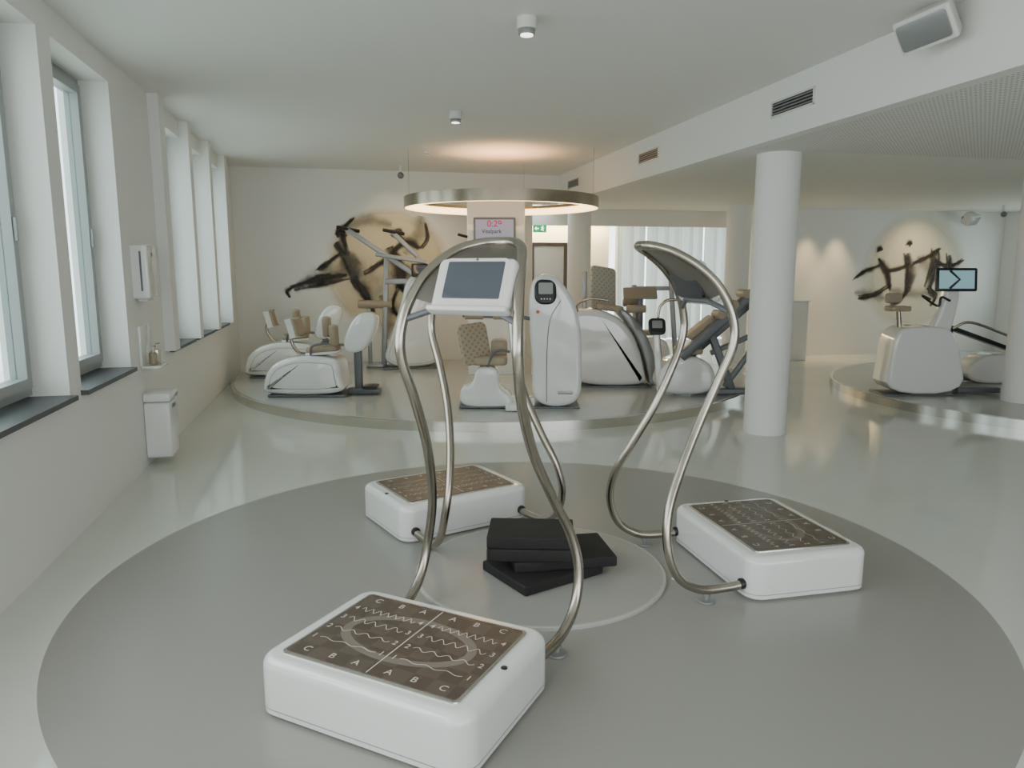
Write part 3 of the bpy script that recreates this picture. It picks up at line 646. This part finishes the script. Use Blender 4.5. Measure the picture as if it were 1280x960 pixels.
# ---------------------------------------------------------------- murals
def mural(x,z,sx,sz,strokes,sun,R,label,wm=1):
    t=thing('wall_mural',label,'mural',room(x,11.999,z),TH)
    bm=bmesh.new(); prism(bm,circ(R*1.15,64),-.003,-.0028,0,axis='y'); part('mural_sun',bm,sun,t,label='pale ochre painted disc')
    for nm,mi in (('mural_wash','inkb'),('mural_figures','ink')):
        bm=bmesh.new(); j=0
        for kind,w,pts in strokes:
            if kind!=mi: continue
            for rep in range(1 if mi=='inkb' else 3):
                off=(0,0) if rep==0 else (random.uniform(-w,w)*.45,random.uniform(-w,w)*.45)
                wk=w*1.8*wm if rep==0 else w*.8*wm
                P=[((p[0]+off[0]+random.uniform(-1.5,1.5)*(rep>0))*sx,-(p[1]+off[1]+random.uniform(-1.5,1.5)*(rep>0))*sz) for p in pts]
                C=[Vector((q.x,q.y)) for q in catmull([(a,b,0) for a,b in P],8)]
                ph=random.random()*6
                ribbon(bm,C,wk,-.004-.0002*j,plane='y',wf=lambda s,w=wk,ph=ph: w*sx*(.25+.75*sin(pi*min(max(s,.03),.97))**.6)*(1+.15*sin(s*9+ph)))
                j+=1
        part(nm,bm,M[mi],t)
s1=[('inkb',18,[(-112,24),(-90,10),(-60,0),(-35,-12)]),('inkb',20,[(20,-20),(36,-42),(42,-66)]),('inkb',18,[(10,10),(35,5),(55,10)]),('inkb',12,[(-10,30),(0,55),(-5,85)]),('inkb',14,[(-50,-50),(-25,-60),(5,-55)]),('inkb',30,[(-50,-20),(-30,10),(-25,40)]),
 ('ink',15,[(-62,-34),(-48,-12),(-38,18)]),('ink',10,[(-114,20),(-95,14),(-75,10),(-50,5)]),('ink',6,[(-84,0),(-73,-8),(-55,-22)]),('ink',12,[(-42,8),(-28,30),(-20,52)]),('ink',6,[(-50,-20),(-54,-45),(-42,-62)]),
 ('ink',19,[(0,-28),(10,-5),(12,22)]),('ink',8,[(5,-22),(25,-35),(40,-27)]),('ink',8,[(10,18),(30,32),(46,26)]),('ink',7,[(-30,5),(-10,-8),(5,-15)]),('ink',7,[(12,22),(4,45),(16,62)]),('ink',9,[(-62,-42),(-56,-48),(-50,-46)]),('ink',9,[(4,-42),(10,-46),(16,-42)]),('ink',4,[(40,-27),(48,-40),(46,-58)]),('ink',5,[(-114,20),(-121,24),(-118,32)])]
mural(.69,1.56,.0129,.0129,s1,M['sun1'],1.0,'large mural of abstract black ink dancers over an ochre disc')
s2=[('inkb',12,[(-70,22),(-50,25),(-35,30)]),('inkb',16,[(0,-20),(20,-5),(50,0)]),('inkb',12,[(-30,20),(0,25),(30,22)]),
 ('ink',10,[(-45,-18),(-36,-3),(-30,18)]),('ink',6,[(-40,-10),(-58,-3),(-72,6)]),('ink',5,[(-30,15),(-48,26),(-66,30)]),('ink',12,[(-12,-24),(-6,-3),(-8,22)]),('ink',6,[(-5,-12),(12,-20),(26,-30)]),('ink',11,[(20,-28),(22,-8),(15,20)]),('ink',5,[(22,-15),(40,-8),(56,-16)]),('ink',8,[(38,-22),(42,0),(45,22)]),('ink',6,[(-8,20),(-18,33),(-28,38)]),('ink',6,[(15,18),(24,30),(20,40)]),('ink',5,[(45,0),(58,6),(66,18)]),('ink',5,[(-36,-3),(-20,-6),(-10,-12)]),('ink',6,[(-14,-34),(-11,-37),(-8,-34)]),('ink',6,[(-48,-27),(-45,-30),(-42,-27)])]
mural(10.5,1.5,.0185,.0155,s2,M['sun2'],1.12,'mural of abstract black ink figures over a pale ochre disc',.8)

# ---------------------------------------------------------------- lights
w=bpy.data.worlds.new('World'); S.world=w; w.use_nodes=True
bg=w.node_tree.nodes['Background']; bg.inputs[0].default_value=(.92,.975,1,1); bg.inputs[1].default_value=4.1
def portal(loc,rot,sx,sy):
    l=bpy.data.lights.new('portal','AREA'); l.shape='RECTANGLE'; l.size=sx; l.size_y=sy; l.cycles.is_portal=True
    o=bpy.data.objects.new('portal',l); COL.objects.link(o); o.location=loc; o.rotation_euler=rot
portal(room(-1.98,4.85,1.88),Euler((0,radians(-90),TH)),2.1,12.2)
portal(room(2.1,YB-.2,1.55),Euler((radians(90),0,TH)),8.2,2.2)
portal(room(12.62,10.1,1.6),Euler((0,radians(90),TH)),1.5,3.0)
def spot(x,y,z,tx,ty,tz,e,ang,col=(1,.72,.38),blend=.4,r=.02,nm='wall_washer'):
    l=bpy.data.lights.new(nm,'SPOT'); l.energy=e; l.spot_size=radians(ang); l.spot_blend=blend; l.color=col; l.shadow_soft_size=r
    o=bpy.data.objects.new(nm,l); COL.objects.link(o); a=Vector(room(x,y,z)); b=Vector(room(tx,ty,tz)); o.location=a; o.rotation_euler=(b-a).to_track_quat('-Z','Y').to_euler()
spot(8.15,11.7,2.6,8.15,11.75,0,95,64,blend=1,r=.05); spot(8.75,11.7,2.6,8.75,11.75,0,95,64,blend=1,r=.05)
spot(10.3,10.9,2.6,10.4,12,1.6,55,80,(1,.78,.48),1)
spot(.9,10.6,3.05,.9,12,1.6,50,80,(1,.80,.52),1)
l=bpy.data.lights.new('ring_uplight','SPOT'); l.energy=60; l.spot_size=radians(124); l.spot_blend=.45; l.color=(1,.50,.22); l.shadow_soft_size=.08
o=bpy.data.objects.new('ring_uplight',l); COL.objects.link(o); o.location=(-.14,10.0,2.54); o.rotation_euler=(pi,0,0)
l=bpy.data.lights.new('cove','AREA'); l.shape='RECTANGLE'; l.size=2.6; l.size_y=.2; l.energy=90; l.color=(1,.75,.35)
o=bpy.data.objects.new('cove_light',l); COL.objects.link(o); o.location=room(4.5,15.75,2.62); o.rotation_euler=(0,0,TH)

cam=bpy.data.cameras.new('Camera'); cam.lens=25.875; cam.sensor_width=36; cam.clip_start=.05
co=bpy.data.objects.new('Camera',cam); COL.objects.link(co); co.location=(0,0,1.6); co.rotation_euler=(radians(90-8.96),0,0); S.camera=co
